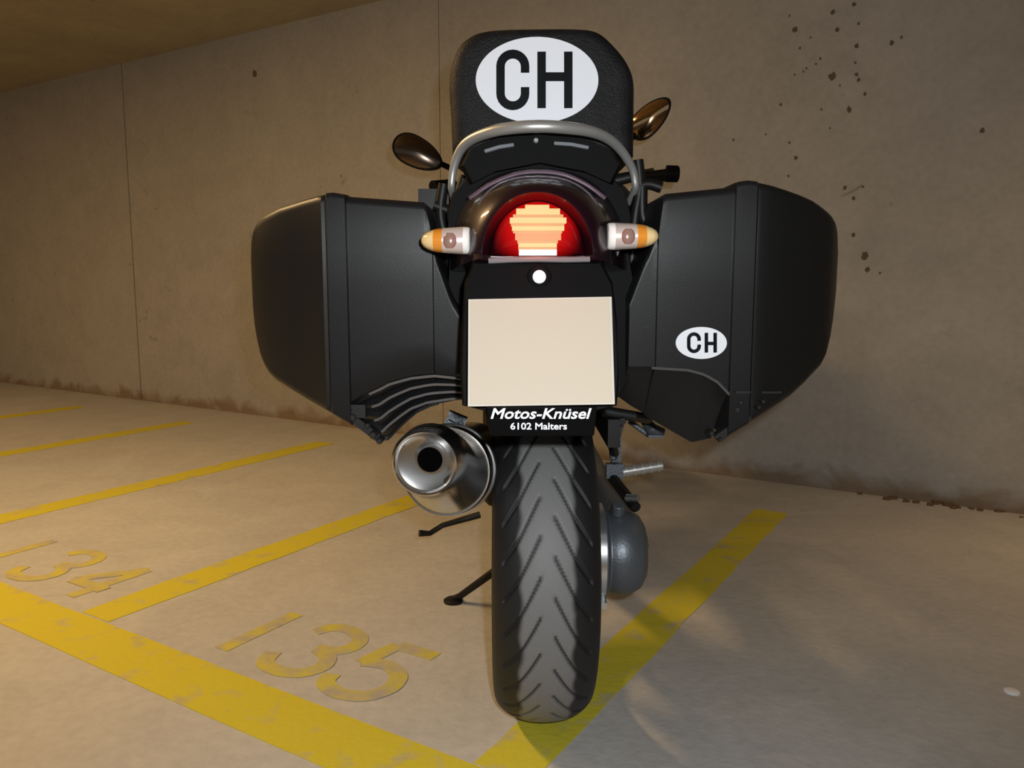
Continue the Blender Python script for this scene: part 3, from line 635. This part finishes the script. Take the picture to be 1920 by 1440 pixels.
b = MB(); b.loft([circ(ho + nf * .006, .0178, nf), circ(ho + nf * .09, .0178, nf)]); part(b, 'pipe_bore', M_hole, can)
b = MB(); b.loft([circ(c1 + nb * .04, .078, nb), circ(c1 + nb * .041, .0795, nb), circ(c1 + nb * .06, .0795, nb), circ(c1 + nb * .061, .078, nb)]); part(b, 'clamp_band', M_chr, can)
b = MB(); b.tube(smoothpts([c2 + nb * .02, Vector((RX - .09, 1.98, .36)), Vector((RX - .07, 2.15, .25)), Vector((RX - .05, 2.5, .17)), Vector((RX, 2.75, .25))]), .024, 14); part(b, 'exhaust_pipe', M_can)
# ---- hangers between tail and wheel
b = MB()
b.box(P(850, 800, 1.42), (.035, .02, .05), Matrix.Rotation(.4, 3, 'Y')); b.tube([P(838, 792, 1.40), P(862, 806, 1.40)], .008, 8)
b.tube([P(862, 790, 1.38), P(872, 815, 1.38), P(905, 860, 1.38), P(912, 885, 1.38)], .005, 8)
part(b, 'muffler_hanger', M_alu)
# ---- final drive, swing arm, pegs on the right
ac = Vector((RX, RY, .315)); b = MB()
b.lathe(ac, (1, 0, 0), [(.098, .070), (.102, .092), (.125, .094), (.128, .080), (.132, .078), (.150, .085), (.175, .083), (.195, .072), (.205, .055), (.208, .03), (.209, .005)], 56)
b.tube([ac + Vector((.15, .02, .0)), ac + Vector((.14, .20, .04)), Vector((RX + .12, 2.06, .40))], [.07, .05, .045], 20)
b.tube([ac + Vector((.15, -.02, .085)), ac + Vector((.15, -.03, .105))], [.014, .012], 14)
fd = part(b, 'final_drive', M_alu, smooth=40, bevel=.002)
b = MB(); b.lathe(ac, (1, 0, 0), [(.096, .05), (.097, .088), (.1075, .096), (.1215, .096), (.124, .088)], 56); b.box(ac + Vector((.112, -.062, -.082)), (.024, .03, .012)); part(b, 'hub_ring', M_alub, fd)
b = MB(); b.tube([P(1148, 895, 1.62), P(1192, 952, 1.52)], .011, 10); part(b, 'torque_arm', M_dark)
b = MB(); b.lathe(P(1185, 934, 1.53), (.7, -.7, .2), [(-.012, .008), (.016, .007)], 12); part(b, 'bracket_bolt', M_alub)
b = MB(); b.box(P(1155, 858, 1.66), (.02, .02, .10)); b.box(P(1152, 882, 1.62), (.035, .02, .03)); b.tube([P(1150, 815, 1.6), P(1150, 860, 1.6)], .009, 10); b.tube([P(1168, 785, 1.6), P(1150, 850, 1.6)], .006, 8)
part(b, 'peg_bracket', M_alu, smooth=40)
b = MB(); b.tube([P(1162, 886, 1.78), P(1242, 873, 1.78)], [.0125, .011], 14); 
for k in range(5): b.tube([P(1172 + 15 * k, 884 - 2.4 * k, 1.78), P(1176 + 15 * k, 883.4 - 2.4 * k, 1.78)], .0142, 14)
part(b, 'footrest', M_rail, smooth=40)
b = MB(); b.tube([P(1205, 783, 1.60), P(1222, 806, 1.58), P(1244, 812, 1.58)], [.009, .014, .010], 12); b.tube([P(1180, 790, 1.62), P(1215, 815, 1.6)], .006, 8); b.box(P(1228, 817, 1.57), (.03, .02, .006))
part(b, 'passenger_footrest', M_alu, smooth=40)
b = MB(); b.tube([P(1128, 770, 1.4), P(1185, 780, 1.4), P(1215, 785, 1.5)], .010, 10); b.box(P(1136, 790, 1.5), (.022, .25, .05)); b.tube([P(1140, 800, 1.5), P(1152, 850, 1.6)], .010, 10); b.lathe(P(1167, 789, 1.38), (0, -1, 0), [(0, .007), (.006, .006)], 12); part(b, 'rear_subframe', M_dark)
# ---- side stand and shift lever on the left
s0 = P(940, 1062, 1.96); s1 = P(862, 1118, 2.02); s2 = P(850, 1132, 2.03); b = MB()
b.tube([s0 + Vector((.06, .05, .08)), s0, s1, Vector((s2.x, s2.y, .008))], [.013, .011, .009, .009], 10); b.lathe((s2.x, s2.y, 0.0), (0, 0, 1), [(0, .026), (.006, .026), (.010, .02)], 20)
part(b, 'side_stand', M_dark, smooth=40)
b = MB(); b.tube([P(900, 965, 2.02), P(830, 985, 2.02), P(806, 1000, 2.0), P(786, 1000, 1.99)], [.009, .007, .007, .009], 10); part(b, 'shift_lever', M_dark, smooth=40)
# ------------------------------------------------------------------ bag strapped on the pillion seat
BR = Vector((RX, 1.3, P(1010, 300, 1.3).z))
bag = tag(empty('tail_bag', BR), 'rounded black luggage bag with large white CH oval standing upright on the rear rack', 'bag')
def bpart(mb, name, m, parent=None, **k): return mb.build(name, m, parent or bag, base=BR, **k)
ol = smoothpts([Vector((x, y, 0)) for x, y in [(848, 292), (845, 215), (842, 170), (846, 130), (860, 92), (888, 70), (930, 62), (1000, 60), (1080, 60), (1120, 66), (1150, 90), (1175, 122), (1187, 155), (1188, 200), (1187, 296)]], 4)
ol = [(p.x, p.y) for p in ol] + [(1140, 300), (1060, 300), (1012, 300), (960, 300), (895, 300)]
def bring(k, Y, dz=0):
    cx, cy = 1013, 160; pts = [P(cx + (x - cx) * k, cy + (y - cy) * k, 1.30) for x, y in ol]
    return [Vector((p.x, Y + .02 * 0, p.z + dz)) for p in pts]
b = MB(); b.loft([bring(.80, 1.268), bring(.90, 1.270), bring(.96, 1.277), bring(.99, 1.290), bring(1.0, 1.31), bring(1.0, 1.45), bring(.98, 1.50), bring(.92, 1.53)])
bpart(b, 'bag_body', M_bag, smooth=60)
b = MB(); b.slab([P(x, y, 1.2655) for x, y in ellipse((1007, 150), 115, 81, 72)], (0, .004, 0)); st = bpart(b, 'country_sticker', M_white)
st['label'] = 'large white oval CH sticker'
b = MB()
for s_ in [Cshape(931, 992, 94, 206, 15, 12)] + Hshape(1008, 1073, 97, 203, 15, 144): b.stroke([P(x, y, 1.2654) for x, y in s_], 15 / 1487 * 1.29, (0, -1, 0), .0009)
bpart(b, 'sticker_lettering', M_ink, st)
for pts in ([(848, 150), (868, 170), (895, 160)], [(850, 185), (872, 190), (898, 186)], [(862, 130), (872, 170), (876, 215)], [(852, 205), (870, 175), (888, 165)], [(850, 120), (880, 100), (910, 88)], [(1120, 190), (1150, 215), (1176, 232)], [(1128, 120), (1150, 160), (1160, 215)]):
    b = MB(); b.tube(smoothpts([P(x, y, 1.275 + (.014 if (x < 856 or x > 1172) else 0)) for x, y in pts]), .0016, 6)
    bpart(b, 'net_cord', M_cord)
